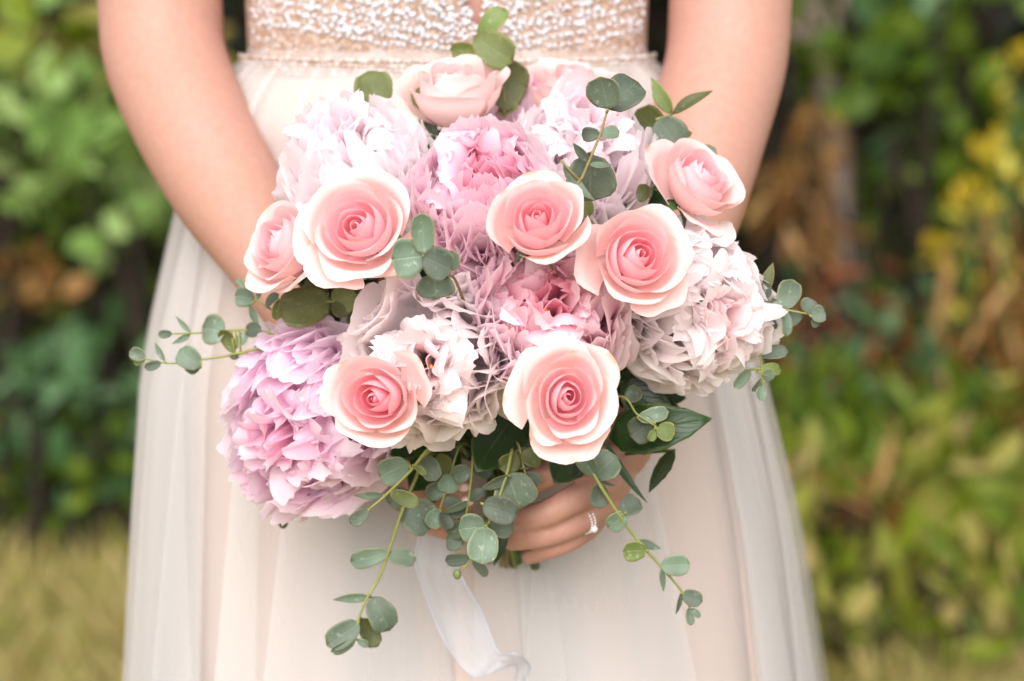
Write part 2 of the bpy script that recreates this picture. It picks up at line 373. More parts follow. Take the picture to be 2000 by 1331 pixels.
# yellow flowering plant: each blossom cluster a part
yr = empty('yellow_flowering_plant', (P(1930, 400, 3.7).x, 3.7, 0)); tag(yr, 'tall plant with clusters of yellow blossom in front of the hedge', 'plant')
for i, (px, py, s) in enumerate([(1975, 140, .03), (1955, 262, .05), (1990, 300, .04), (1900, 395, .03), (1960, 480, .03), (1905, 400, .03), (1862, 400, .03), (1840, 480, .03), (1990, 395, .04), (1895, 490, .04), (1950, 560, .03), (1860, 600, .03), (1985, 200, .03)]):
    q = P(px, py, 3.7 + rng.uniform(-.12, .12)) - yr.location
    pts = np.array(q)[None] + nr.normal(size=(6, 3)) * s * .8
    scatter_leaves(nr, pts, .045, MAT['yellow'], 'blossom_cluster', yr)
    v, f = tube(catmull([(rng.uniform(-.05, .05), 0, -.03), np.array(q) * np.array((.5, .4, .55)), np.array(q)], 10), np.linspace(.006, .003, 10), 5)
    mesh('stalk', v, f, MAT['dstem'], yr)
# leaning trunk
tr = empty('leaning_tree', (P(1640, 400, 4.0).x, 4.0, 0)); tag(tr, 'grey leaning tree trunk in front of the hedge on the flower side', 'tree')
o3 = np.array(tr.location)
pts = [np.array(P(px, py, 4.0)) - o3 for px, py in ((1665, 700), (1640, 330), (1610, 160), (1575, -20), (1530, -260), (1500, -480))]
pts = [np.array((0.04, 0, -.04))] + pts
v, f = tube(catmull(pts, 26), np.linspace(.04, .022, 26), 10); mesh('trunk', v, f, MAT['bark'], tr)
for bx in ((1500, 60), (1700, -80)):
    e = np.array(P(*bx, 4.05)) - o3; s0 = np.array(P(1600, 120, 4.0)) - o3
    v, f = tube(catmull([s0, (s0 + e) / 2 + (0, 0, .04), e], 8), np.linspace(.018, .008, 8), 7); mesh('limb', v, f, MAT['bark'], tr)
scatter_leaves(nr, clumps(nr, np.array(P(1500, -520, 4.0)) - o3, (.6, .5, .35), 40, 10, .2), .07, MAT['fol_mid'], 'crown', tr)
# weathered timber board fence bay seen between waist and arm
# grass
n = 14000
gxy = np.stack([nr.uniform(-2.6, 2.6, n), nr.uniform(1.4, 5.0, n)], 1)
gh = nr.uniform(.03, .10, n); ga = nr.uniform(0, 6.283, n); lean = nr.normal(size=(n, 2)) * .035
b0 = np.column_stack([gxy, np.full(n, -.03)]); wv = np.stack([np.cos(ga), np.sin(ga), 0 * ga], 1) * .006
tip = b0 + np.column_stack([lean, gh + .02]); midp = b0 + np.column_stack([lean * .35, gh * .6])
V = np.stack([b0 - wv, b0 + wv, midp + wv * .8, tip, midp - wv * .8], 1).reshape(-1, 3)
F = (np.array([(0, 1, 2, 3, 4)])[None] + 5 * np.arange(n)[:, None, None]).reshape(-1, 5)
tag(mesh('grass', V, F, MAT['grass'], smooth=False), 'short dry yellowish grass covering the garden ground', 'grass', kind='stuff')

# ================================================================== THE BRIDE
TC = 0.27                                # depth of the torso's middle
XC = P(874, 110, TC).x
WZ = P(874, 118, TC - .1).z              # height of the waistband
bride = empty('person', (XC, TC, 0))
tag(bride, 'person in a beaded ivory tulle dress holding the bouquet at the waist with both hands', 'person')
BO = np.array(bride.location)
body = MB()
def limb(pts, n=26, seg=48):
    """pts: (px,py,y,radius px)"""
    c = catmull([(*P(a, b, y), r * M(y)) for a, b, y, r in pts], n)
    v, f = tube(c[:, :3], c[:, 3], seg); body.add(v - BO, f)
    for e in (0, -1):                     # rounded ends
        body.add(*ball(c[e, :3] - BO, c[e, 3] * .98))
def ball(c, r, nu=12, nv=9, s=(1, 1, 1)):
    V = [(c[0] + s[0] * r * math.cos(a) * math.sin(t), c[1] + s[1] * r * math.sin(a) * math.sin(t), c[2] - s[2] * r * math.cos(t))
         for t in np.linspace(0.02, math.pi - .02, nv) for a in np.linspace(0, 2 * math.pi, nu, endpoint=False)]
    F = list(grid_faces(nu, nv, True)); F.append(tuple(range(nu))[::-1]); F.append(tuple(range((nv - 1) * nu, nv * nu)))
    return np.array(V), F
# torso (hidden by the dress below the neckline)
tz = [(.80, .135, .09), (.95, .15, .10), (1.06, .128, .088), (1.15, .135, .092), (1.25, .15, .1), (1.34, .155, .095), (1.40, .14, .07), (1.44, .07, .055), (1.52, .05, .05), (1.56, .04, .04)]
tz = catmull([(z, a, b) for z, a, b in tz], 40)
ths = np.linspace(0, 2 * math.pi, 40, endpoint=False)
V = [(a * math.cos(t), b * math.sin(t) + (0.01 if z > 1.38 else 0), z) for z, a, b in tz for t in ths]
F = list(grid_faces(40, 40, True)); F.append(tuple(range(40))[::-1]); F.append(tuple(range(39 * 40, 1600)))
body.add(V, F)
# arms: shoulder, elbow, forearm, wrist
sh = P(874, 118, TC)
def addpt(x, y, z):                        # inverse of P for off-frame shoulder joints
    d = Vector((x, y, z)) - CAM; t = d.dot(FWD)
    return (1000 + FPX * d.x / t, 665.5 - FPX * d.dot(UP) / t, y)
sr = addpt(XC - .165, TC + .0, 1.37); sl_ = addpt(XC + .165, TC + .0, 1.37)
limb([(*sr, 135), (262, -380, .27, 128), (296, -160, .265, 118), (312, 0, .25, 120), (322, 110, .235, 119), (372, 235, .20, 116), (445, 370, .165, 110), (520, 490, .125, 92), (605, 625, .09, 74), (690, 760, .07, 62), (755, 850, .055, 60)], 70)
limb([(*sl_, 135), (1478, -380, .27, 128), (1440, -160, .265, 119), (1427, 0, .25, 119), (1418, 120, .235, 118), (1384, 250, .20, 116), (1345, 400, .165, 108), (1305, 540, .125, 92), (1268, 690, .09, 74), (1238, 800, .07, 62), (1215, 880, .055, 58)], 70)
# her left hand (wraps the stems from the right, fingers sweeping down and across)
FING = {'index': [(1200, 880, .05, 36), (1212, 898, .022, 31), (1130, 903, -.018, 29), (1045, 938, -.03, 27), (985, 968, -.012, 23)],
        'middle': [(1205, 895, .05, 36), (1203, 937, .018, 32), (1128, 972, -.022, 30), (1060, 1006, -.030, 28), (1000, 1018, -.010, 24)],
        'ring': [(1200, 905, .055, 34), (1188, 978, .018, 29), (1132, 1018, -.016, 27), (1066, 1045, -.024, 25), (1000, 1056, -.006, 22)],
        'pinky': [(1195, 915, .06, 30), (1165, 1012, .022, 24), (1124, 1050, -.006, 22), (1078, 1072, -.012, 20), (1034, 1088, 0.002, 17)]}
for v_ in FING.values(): limb(v_, 24, 22)
limb([(1205, 870, .055, 48), (1195, 930, .04, 46), (1175, 985, .035, 38)], 8, 14)
limb([(1200, 880, .05, 40), (1150, 870, .06, 34), (1080, 880, .055, 30), (1010, 900, .04, 26)], 12, 14)   # thumb behind the stems
# her right hand underneath, fingers coming round from the left
FR = [[(775, 880, .05, 38), (800, 915, .035, 32), (850, 930, -.004, 29), (900, 948, -.010, 24)],
      [(775, 890, .05, 38), (798, 945, .035, 31), (850, 965, -.004, 28), (908, 978, -.008, 23)],
      [(772, 900, .055, 36), (800, 975, .035, 29), (852, 1000, 0.0, 26), (908, 1014, -.004, 21)],
      [(770, 905, .06, 32), (805, 1000, .04, 24), (856, 1030, .01, 21), (900, 1042, .006, 17)]]
for v_ in FR: limb(v_, 24, 22)
limb([(765, 870, .055, 52), (785, 930, .045, 48), (800, 975, .045, 38)], 8, 14)
limb([(770, 875, .05, 40), (840, 850, .06, 34), (900, 870, .055, 28)], 10, 14)
bo = body.obj('body', MAT['skin'], bride)
m = bo.modifiers.new('r', 'REMESH'); m.mode = 'VOXEL'; m.voxel_size = 0.0019; m.use_smooth_shade = True
m = bo.modifiers.new('s', 'SMOOTH'); m.factor = 0.5; m.iterations = 7
dg = bpy.context.evaluated_depsgraph_get(); me = bpy.data.meshes.new_from_object(bo.evaluated_get(dg))
bo.modifiers.clear(); bo.data = me
me.polygons.foreach_set('use_smooth', [True] * len(me.polygons))
if not me.materials: me.materials.append(MAT['skin'])
# fingernails
for (px, py, y, r) in ((905, 952, -.0185, 13), (912, 980, -.0165, 14), (912, 1016, -.012, 13)):
    q = np.array(P(px, py, y)) - BO
    mesh('fingernail', *ball(q, r * M(y), 10, 7, (1.0, .35, .72)), MAT['nail'], bride)

# ---- dress
def edge_px(py):
    ys = [95, 112, 135, 170, 250, 400, 640, 745, 1000, 1331, 2000, 3100]
    Ls = [487, 483, 455, 440, 405, 342, 287, 271, 256, 243, 200, 150]
    Rs = [1260, 1264, 1292, 1308, 1345, 1400, 1475, 1500, 1560, 1612, 1700, 1800]
    return np.interp(py, ys, Ls), np.interp(py, ys, Rs)
def zpy(z):                                # photo row of height z at torso depth
    d = Vector((XC, TC, z)) - CAM; return 665.5 - FPX * d.dot(UP) / d.dot(FWD)
def skirt_prof(z):
    py = zpy(z); l, r = edge_px(py); d = Vector((0, TC, z)) - CAM; mm = d.dot(FWD) / FPX
    a = (r - l) / 2 * mm; cx = ((l + r) / 2 - 1000) * mm
    b = np.interp(z, [0, .3, .65, .85, 1.0, WZ - .01, WZ + .03], [.34, .27, .2, .16, .128, .098, .092])
    return a, b, cx
def skirt(name, scale, zs, nth, folds, amp, over, seed, mat, parent):
    rn = np.random.default_rng(seed)
    th = np.linspace(0, 2 * math.pi, nth)
    ph = rn.uniform(0, 6.28, 6); fr = np.array([folds, folds * 1.37, folds * .61, folds * 2.1, folds * .33, folds * .2]).round()
    wt = np.array([1, .6, .8, .35, .9, .6])
    V = []; UVs = []
    for j, z in enumerate(zs):
        a, b, cx = skirt_prof(z); g = np.clip((WZ - z) / .5, 0, 1)
        s = sum(wt[i] * np.sin(fr[i] * th + ph[i] + .5 * math.sin(z * 3 + i)) for i in range(6)) / 2.2
        dt = over * sum(wt[i] * np.cos(fr[i] * th + ph[i] + 1.1) / fr[i] for i in range(4)) * (0.4 + .6 * g)
        rr = scale + amp * s * (.3 + .7 * g)
        puff = .012 * math.exp(-((WZ - .035 - z) / .03) ** 2)
        x = cx - XC + (a * rr + puff) * np.cos(th + dt); y = (b * rr + puff) * np.sin(th + dt)
        V.append(np.stack([x, y, np.full(nth, z)], 1)); UVs.append(np.stack([th / 6.283, np.full(nth, j / len(zs))], 1))
    return mesh(name, np.vstack(V), grid_faces(nth, len(zs)), mat, parent, uv=np.vstack(UVs))
zs = np.concatenate([np.linspace(WZ + .008, WZ - .09, 16), np.linspace(WZ - .11, .02, 34)])
sk = skirt('skirt_lining', .935, zs, 300, 8, .05, 1.1, 5, MAT['lining'], bride)
skirt('tulle_layer', .975, zs, 900, 25, .030, 2.6, 6, MAT['tulle'], sk)
skirt('tulle_layer', 1.0, zs, 900, 15, .024, 3.0, 7, MAT['tulle'], sk)
# bodice shell
BA, BB = None, None
def bod(z):
    t = (z - WZ) / .3
    py = 110; a = skirt_prof(WZ + .004)[0]
    a = a * (1 + np.interp(t, [0, .2, .5, 1], [0, .012, .05, .12])); b = .096 * (1 + np.interp(t, [0, .3, 1], [0, .05, .28]))
    return a, b
CXB = skirt_prof(WZ)[2] - XC
bz = np.linspace(WZ - .012, WZ + .26, 30); bth = np.linspace(-math.pi / 2 , 1.5 * math.pi, 121)
SL = P(932, 30, TC - .1).x - XC             # plunge line
V = []; slitz = P(932, 52, TC - .1).z
for z in bz:
    a, b = bod(z); wdt = max(0, (z - slitz) * .16)
    for t in bth:
        V.append((CXB + a * math.cos(t), b * math.sin(t), z))
V = np.array(V); F = []
for q in grid_faces(121, 30):
    c = V[list(q)].mean(0)
    if c[1] < 0 and c[2] > slitz and abs(c[0] - SL) < .004 + (c[2] - slitz) * .22: continue
    F.append(q)
bd = mesh('bodice', V, F, MAT['bodice'], bride)
bd.modifiers.new('t', 'SOLIDIFY').thickness = .002
def on_bodice(px, py, off=.0):
    y = TC - .09
    for _ in range(5):
        q = P(px, py, y); a, b = bod(q.z); xx = (q.x - XC - CXB) / a
        y = TC - (b + off) * math.sqrt(max(0.0, 1 - xx * xx))
    return np.array(P(px, py, y)) - BO
ico = [(0, 0, 1), (.894, 0, .447), (.276, .851, .447), (-.724, .526, .447), (-.724, -.526, .447), (.276, -.851, .447), (.724, .526, -.447), (-.276, .851, -.447), (-.894, 0, -.447), (-.276, -.851, -.447), (.724, -.526, -.447), (0, 0, -1)]
icf = [(0, 1, 2), (0, 2, 3), (0, 3, 4), (0, 4, 5), (0, 5, 1), (1, 6, 2), (2, 7, 3), (3, 8, 4), (4, 9, 5), (5, 10, 1), (2, 6, 7), (3, 7, 8), (4, 8, 9), (5, 9, 10), (1, 10, 6), (6, 11, 7), (7, 11, 8), (8, 11, 9), (9, 11, 10), (10, 11, 6)]
def beads(name, pts, rad, mat, parent):
    pts = np.array(pts); n = len(pts); rad = np.broadcast_to(rad, (n,))
    V = (pts[:, None, :] + np.array(ico)[None] * rad[:, None, None]).reshape(-1, 3)
    F = (np.array(icf)[None] + 12 * np.arange(n)[:, None, None]).reshape(-1, 3)
    o = mesh(name, V, F, mat, parent); o['kind'] = 'stuff'; return o
def inslit(px, py): return py < 50 and abs(px - 932) < 6 + (50 - py) * .2
rb = random.Random(8)
pts = []; rad = []
while len(pts) < 8000:
    px, py = rb.uniform(488, 1258), rb.uniform(-160, 100)
    if inslit(px, py): continue
    pts.append(on_bodice(px, py, .0006)); rad.append(rb.uniform(.0006, .0012))
beads('sequins', pts, rad, MAT['sequin'], bd)
pts = []; rad = []
def row(pl, step, r, jit=1.5):
    pl = np.array(pl, float)
    for a, b in zip(pl[:-1], pl[1:]):
        L = np.linalg.norm(b - a)
        for s in np.arange(0, L, step):
            q = a + (b - a) * s / L
            if inslit(q[0], q[1]): continue
            pts.append(on_bodice(q[0] + rb.uniform(-jit, jit), q[1] + rb.uniform(-jit, jit), .0016)); rad.append(r * rb.uniform(.8, 1.15))
mir = lambda pl: [(1864 - x, y) for x, y in pl]
for base in ([(495, 22), (600, 30), (720, 60), (850, 92), (932, 98)], [(505, 45), (600, 56), (700, 76), (800, 92)], [(560, 8), (690, 30), (800, 62), (900, 90)],
             [(620, -20), (740, 10), (850, 50), (915, 80)], [(880, -40), (905, 20), (925, 62)], [(845, -40), (880, 30), (915, 75)], [(912, -40), (922, 30), (930, 58)], [(780, -60), (850, 10), (900, 70)]):
    for pl in (base, mir(base)):
        pl = [(min(max(x, 492), 1254), y) for x, y in pl]
        row(pl, 13, .0018, 3)
for _ in range(300):
    px = rb.uniform(492, 1252); py = rb.uniform(0, 84) - 30 * rb.random()
    if inslit(px, py): continue
    pts.append(on_bodice(px, py, .0016)); rad.append(rb.uniform(.0013, .0024))
beads('pearls', pts, rad, MAT['pearl'], bd)
# waistband: beaded braid sagging a little towards the middle of the front
def band(th, u):
    a, b = skirt_prof(WZ + .002)[:2]
    z = WZ - .002 - .004 * max(0, -math.sin(th)) + u
    return np.array((CXB + (a + .003) * math.cos(th), (b + .003) * math.sin(th), z))
V = []
for t in np.linspace(0, 2 * math.pi, 120, endpoint=False):
    for ka in range(8):
        an = 2 * math.pi * ka / 8; q = band(t, .0055 * math.sin(an)); q[:2] += .0022 * math.cos(an) * np.array((math.cos(t), math.sin(t))); V.append(q)
F = [(i * 8 + k_, i * 8 + (k_ + 1) % 8, ((i + 1) % 120) * 8 + (k_ + 1) % 8, ((i + 1) % 120) * 8 + k_) for i in range(120) for k_ in range(8)]
wb = mesh('waistband', V, F, MAT['bodice'], bride)
pts = []; rad = []
for t in np.linspace(math.pi, 2 * math.pi, 330):
    for u in (-.0052, -.0018, .0018, .0052):
        q = band(t + rb.uniform(-.003, .003), u + rb.uniform(-.0006, .0006)); pts.append(q + np.array((.0026 * math.cos(t), .0026 * math.sin(t), 0))); rad.append(rb.uniform(.0011, .0018))
beads('beads', pts, rad, MAT['sequin'], wb)

# ================================================================== THE BOUQUET
BIND = np.array(P(985, 930, .035))
TAIL = np.array(P(990, 1085, .075))
def stem_part(root, seed, base_world, rad=.0022, mat='dstem'):
    rn = random.Random(seed); o = np.array(root.location)
    b = BIND + np.array([rn.uniform(-.011, .011), rn.uniform(-.008, .010), rn.uniform(-.01, .01)])
    e = TAIL + np.array([rn.uniform(-.02, .02), rn.uniform(-.010, .012), rn.uniform(-.010, .014)])
    ax = np.array(root.rotation_quaternion @ Vector((0, 0, 1)))
    p1 = base_world - ax * .035
    path = catmull([base_world, p1, (p1 * .35 + b * .65), b, e], 16)
    q = root.rotation_quaternion.inverted()
    path = np.array([q @ (Vector(p) - root.location) for p in path])
    v, f = tube(path, np.linspace(rad, rad * 1.15, 16), 7)
    mesh('stem', v, f, MAT[mat], root)
def flower_root(name, px, py, y, axis, spin, depth_back):
    c = np.array(P(px, py, y)); ax = np.array(Vector(axis).normalized())
    root = empty(name, c - ax * depth_back)
    root.rotation_mode = 'QUATERNION'; root.rotation_quaternion = quat_axis(axis, spin)
    bpy.context.view_layer.update()
    return root
def sepals(root, R, rn):
    for i in range(5):
        a = i * 1.2566 + rn.uniform(-.2, .2); t = np.linspace(0, 1, 7); V = []
        for tt in t:
            wv = .16 * R * (1 - tt) ** .8 * (1.2 - .4 * tt)
            r = R * (.10 + .55 * tt); z = -R * (.06 + .25 * tt * tt)
            for s in (-1, 0, 1): V.append((r * math.cos(a) - s * wv * math.sin(a), r * math.sin(a) + s * wv * math.cos(a), z + abs(s) * .02 * R))
        mesh('sepal', V, grid_faces(3, 7), MAT['roseleaf'], root)
    v, f = ball((0, 0, -.07 * R), .15 * R, 10, 7, (1, 1, .9)); mesh('hip', v, f, MAT['dstem'], root)

NU, NV = 15, 15
def rose(px, py, Rpx, y, axis, seed, label, spin=None, openness=1.0, npet=17, tight=1.0, deep=None, pale=None, height=1.15, cz=.55, loose=0):
    rn = random.Random(seed); R = Rpx * 1.12 * M(y)
    root = flower_root('rose', px, py, y, axis, rn.uniform(0, 6.28) if spin is None else spin, R * cz)
    tag(root, label, 'rose', 'pale pink roses in the bouquet')
    deep = srgb(250, 196, 210) if deep is None else srgb(*deep); pale = srgb(252, 224, 222) if pale is None else srgb(*pale)
    rim = srgb(253, 237, 232)
    u = np.linspace(-1, 1, NU); v = np.linspace(0, 1, NV); U, Vv = np.meshgrid(u, v)
    ang = rn.uniform(0, 6.28); sq = rn.uniform(.9, 1.1); oa = rn.uniform(0, 6.28); off_ = rn.uniform(.03, .10)
    for kx in range(npet + loose):
        s = min(1.0, kx / (npet - 1)); lo = kx >= npet
        ang += 2.39996 + rn.uniform(-.18, .18)
        Rk = (.10 + .74 * s ** (.92 * tight)) * (1 + rn.uniform(-.03, .03))
        H = np.interp(s, [0, .35, .6, .8, 1], [1.10, 1.16, 1.14, 1.06, .96]) * height / 1.15 + rn.uniform(-.03, .03)
        wd = np.interp(s, [0, .15, .4, .7, 1], [2.3, 1.8, 1.35, 1.2, 1.08])
        fl = openness * np.interp(s, [0, .3, .6, .85, 1], [0, .0, .02, .09, .18])
        cu = openness * np.interp(s, [0, .15, .4, .7, 1], [.0, .05, .3, 1.1, 1.9]) * rn.uniform(.8, 1.2)
        vc = np.interp(s, [0, .4, .75, 1], [.93, .89, .82, .72])
        clo = openness ** -.5 * np.interp(s, [0, .15, .4, .62, .8], [.60, .48, .30, .10, 0])
        if lo: Rk = rn.uniform(.84, .92); H = rn.uniform(.55, .72); wd = rn.uniform(.7, .9); fl = rn.uniform(.22, .34); cu = rn.uniform(.6, 2.4); vc = rn.uniform(.6, .75)
        top = 1 - np.interp(s, [0, .5, 1], [.30, .28, .26]) * np.abs(U) ** 2.5
        top = top + noise1(rn, NU, 6)[None, :] * .036 * (.4 + s)
        T = Vv * top
        prof = .22 + .78 * np.sin(np.clip(T / .72, 0, 1) * math.pi / 2) ** .85
        r = Rk * prof * (1 - clo * np.clip(T, 0, 1.05) ** 3.5) + fl * T ** 3
        wob = noise1(rn, NU, 5)[None, :] * .034 * (.3 + s) * T ** 2
        r = r + wob
        # curled rim
        L = (1 - vc) * H
        cc = cu * (.72 + .5 * np.abs(U) ** 1.5 + .16 * noise1(rn, NU, 5)[None, :])
        sv = np.clip((T - vc) / (1 - vc), 0, 1.2); an = sv * cc; rho = L / np.maximum(cc, .05)
        z = np.where(T < vc, H * T, H * vc + rho * np.sin(an)); r = r + np.where(T < vc, 0, rho * (1 - np.cos(an)))
        wv = wd * (.42 + .58 * np.sin(np.clip(T * 1.3, 0, 1) * math.pi / 2))
        A = ang + U * wv
        r = r * (1 + .075 * U) + .012 * np.sin(7 * U + kx) * T ** 3 * s
        V = np.stack([r * np.cos(A) * sq + off_ * (1 - s) * math.cos(oa) * T, r * np.sin(A) / sq + off_ * (1 - s) * math.sin(oa) * T, z], 2).reshape(-1, 3) * R
        q = np.interp(s, [0, .3, .62, .85, 1], [0.0, .18, .55, .85, 1.0])
        ce = lerp(deep, pale, q); cb = lerp(deep, pale, max(0, q - .28))
        m_ = np.clip(T, 0, 1)[..., None] ** 1.5; C = cb * (1 - m_) + ce * m_
        e = (np.clip((np.maximum(Vv, np.abs(U) * .96) - .66) / .34, 0, 1)[..., None]) * .28
        C = C * (1 - e) + rim * e
        if s > .8: C = C * (1 - .14 * (1 - m_)) + srgb(214, 214, 150) * .14 * (1 - m_)
        mesh('petal', V, grid_faces(NU, NV), MAT['rose'], root, np.stack([(U + 1) / 2, Vv], 2).reshape(-1, 2), C.reshape(-1, 3))
    sepals(root, R, rn)
    stem_part(root, seed, np.array(root.location) - .1 * R * np.array(Vector(axis).normalized()))
    return root

PU, PV = 21, 12
def peony(px, py, Rpx, y, axis, seed, label, pal, n=120, guards=10, incurve=.75, theta=1.9, eye=.25, ruffle=1.0, wid=(.26, .46), asp=(1, 1), guard_az=None, tuft=0, spin=0.0, gsize=1.0, stamens=0, bomb=.85):
    """pal: base, tip, eye colours"""
    rn = random.Random(seed); R = Rpx * M(y)
    root = flower_root('peony', px, py, y, axis, spin, R * .62)
    tag(root, label, 'peony', 'full peonies in the bouquet')
    base, tipc, eyec = [srgb(*c) for c in pal]
    u = np.linspace(-1, 1, PU); v = np.linspace(0, 1, PV); U, T0 = np.meshgrid(u, v)
    def petal(th, a, Lr, W, inc, cup, ruf, tw, jag, cols, name='petal', back=0):
        b0 = np.array((.05 * math.cos(a), .05 * math.sin(a), 0.0))
        tip = np.array((Lr * math.sin(th) * math.cos(a) * asp[0], Lr * math.sin(th) * math.sin(a) * asp[1], .62 + Lr * math.cos(th)))
        out = np.array((math.cos(a), math.sin(a), 0))
        th2 = th + inc; L2 = Lr * .90
        ct = np.array((L2 * math.sin(th2) * math.cos(a) * asp[0], L2 * math.sin(th2) * math.sin(a) * asp[1], .62 + L2 * math.cos(th2)))
        if inc < 0: th2 = th * .45; L2 = Lr * .92; ct = np.array((L2 * math.sin(th2) * math.cos(a), L2 * math.sin(th2) * math.sin(a), .62 + L2 * math.cos(th2)))
        c1 = np.array((.06 * math.cos(a), .06 * math.sin(a), .55)) if inc < 0 else b0 + out * (.34 + .42 * min(1, th)) + np.array((0, 0, .14 - .1 * min(1, th)))
        top = 1 - .20 * U ** 2 - .10 * np.abs(U) ** 4 - jag * np.abs(noise1(rn, PU, 9))[None, :] - jag * .9 * math.exp(-1) * np.exp(-((U - rn.uniform(-.5, .5)) / .14) ** 2)
        T = T0 * top; t = T[..., None]
        B = (1 - t) ** 3 * b0 + 3 * t * (1 - t) ** 2 * c1 + 3 * t * t * (1 - t) * ct + t ** 3 * tip
        tg = 3 * (1 - t) ** 2 * (c1 - b0) + 6 * t * (1 - t) * (ct - c1) + 3 * t * t * (tip - ct); tg /= np.linalg.norm(tg, axis=2, keepdims=True) + 1e-9
        e0 = np.array((-math.sin(a), math.cos(a), 0)); nrm = np.cross(tg, e0)
        nrm /= np.linalg.norm(nrm, axis=2, keepdims=True) + 1e-9             # faces outward/down
        tws = (tw * T)[..., None]
        e = e0 * np.cos(tws) + nrm * np.sin(tws); nn = nrm * np.cos(tws) - e0 * np.sin(tws)
        wv = W * (.16 + .84 * np.sin(np.clip(T0 * 1.15, 0, 1) * math.pi / 2) ** 1.2) * (1 - .22 * np.clip((T0 - .8) / .2, 0, 1) ** 2)
        f1 = rn.uniform(1.5, 3.2); f2 = rn.uniform(4, 7); p1 = rn.uniform(0, 6.28); p2 = rn.uniform(0, 6.28)
        ru = ruf * T0 ** 2.2 * (.055 * np.sin(f1 * U + p1 + 2 * T0) + .030 * np.sin(f2 * U + p2) * (np.abs(U) * .6 + .5) + .008 * noise1(rn, PU, 9)[None, :])
        off = -cup * U ** 2 * wv + ru + back * T0 ** 4
        X = B + e * (U * wv)[..., None] + nn * off[..., None]
        bc, tc = cols; q = np.clip(T0, 0, 1)[..., None] ** 1.3
        C = bc * (1 - q) + tc * q
        ed = np.clip((np.maximum(T0, np.abs(U)) - .82) / .18, 0, 1)[..., None] * .35 * q
        C = C * (1 - ed) + srgb(252, 242, 246) * ed
        mesh(name, (X * R).reshape(-1, 3), grid_faces(PU, PV), MAT['peony'], root, np.stack([(U + 1) / 2, T0], 2).reshape(-1, 2), C.reshape(-1, 3))
    cm = 1 - math.cos(theta)
    for i in range(n):
        f = ((i + .5) / n) ** 1.3; th = math.acos(1 - f * cm) * (1 + rn.uniform(-.10, .10)); a = i * 2.39996 + rn.uniform(-.35, .35)
        dip = eye * math.exp(-(th / .42) ** 2)
        Lr = (.96 - dip + rn.uniform(-.11, .05)) * (1 + .06 * math.sin(3 * a + seed))
        W = rn.uniform(*wid) * (.75 + .35 * min(1, th))
        inc = incurve * rn.uniform(.45, 1.4)
        if rn.random() < bomb * math.exp(-(th / .75) ** 2): inc = -1; th = th * 1.15 + rn.uniform(0, .15); Lr = Lr * rn.uniform(.93, 1.06); W *= .9
        k1 = math.exp(-(th / .40) ** 2); sh = rn.uniform(-.15, .25)
        tc = lerp(lerp(tipc, eyec, k1 * .85), base, max(0, sh)); bc = lerp(base, eyec, k1)
        petal(th, a, Lr, W, inc, rn.uniform(.1, .7), ruffle * rn.uniform(.7, 1.5), rn.uniform(-.4, .4), rn.uniform(.03, .16), (bc, tc), back=rn.uniform(-.10, .10))
    for i in range(guards):
        a = i * 6.2832 / guards + rn.uniform(-.15, .15) if guard_az is None else guard_az[i % len(guard_az)] + rn.uniform(-.2, .2)
        th = theta * rn.uniform(.82, 1.08) if guard_az is None else rn.uniform(.75, 1.3)
        petal(th, a, rn.uniform(1.0, 1.12), rn.uniform(.45, .6) * gsize, .5, rn.uniform(.25, .5), .7 * ruffle, rn.uniform(-.25, .25), rn.uniform(.03, .09), (lerp(base, tipc, .3), lerp(tipc, srgb(252, 244, 246), .35)), name='guard_petal')
    for i in range(tuft):
        th = rn.uniform(.05, .6); a = rn.uniform(0, 6.28)
        petal(th, a, rn.uniform(.72, .86), rn.uniform(.09, .18), .3, .3, 1.6, rn.uniform(-1.5, 1.5), .3, (eyec, lerp(eyec, tipc, .55)))
    for i in range(stamens):
        th = rn.uniform(.1, .7); a = rn.uniform(0, 6.28); d = np.array((math.sin(th) * math.cos(a), math.sin(th) * math.sin(a), math.cos(th)))
        e = np.array((0, 0, .62)) + d * .66
        vv, ff = tube(catmull([np.array((0, 0, .5)), np.array((0, 0, .56)) + d * .35, e], 6) * R, np.array((.008, .008, .008, .014, .02, .012)) * R, 6)
        mesh('stamen', vv, ff, MAT['stamen'], root)
    for i in range(5):
        a = i * 1.2566; t = np.linspace(0, 1, 6)
        V = [((.1 + .5 * tt) * R * math.cos(a) - s * .2 * R * math.sin(a) * math.sin(3 * (tt * .95 + .05)), (.1 + .5 * tt) * R * math.sin(a) + s * .2 * R * math.cos(a) * math.sin(3 * (tt * .95 + .05)), -R * .07 + R * .16 * tt) for tt in t for s in (-1, 0, 1)]
        mesh('sepal', V, grid_faces(3, 6), MAT['roseleaf'], root)
    v_, f_ = ball((0, 0, -.02 * R), .12 * R, 10, 7); mesh('receptacle', v_, f_, MAT['dstem'], root)
    stem_part(root, seed, np.array(root.location), .003)
    return root

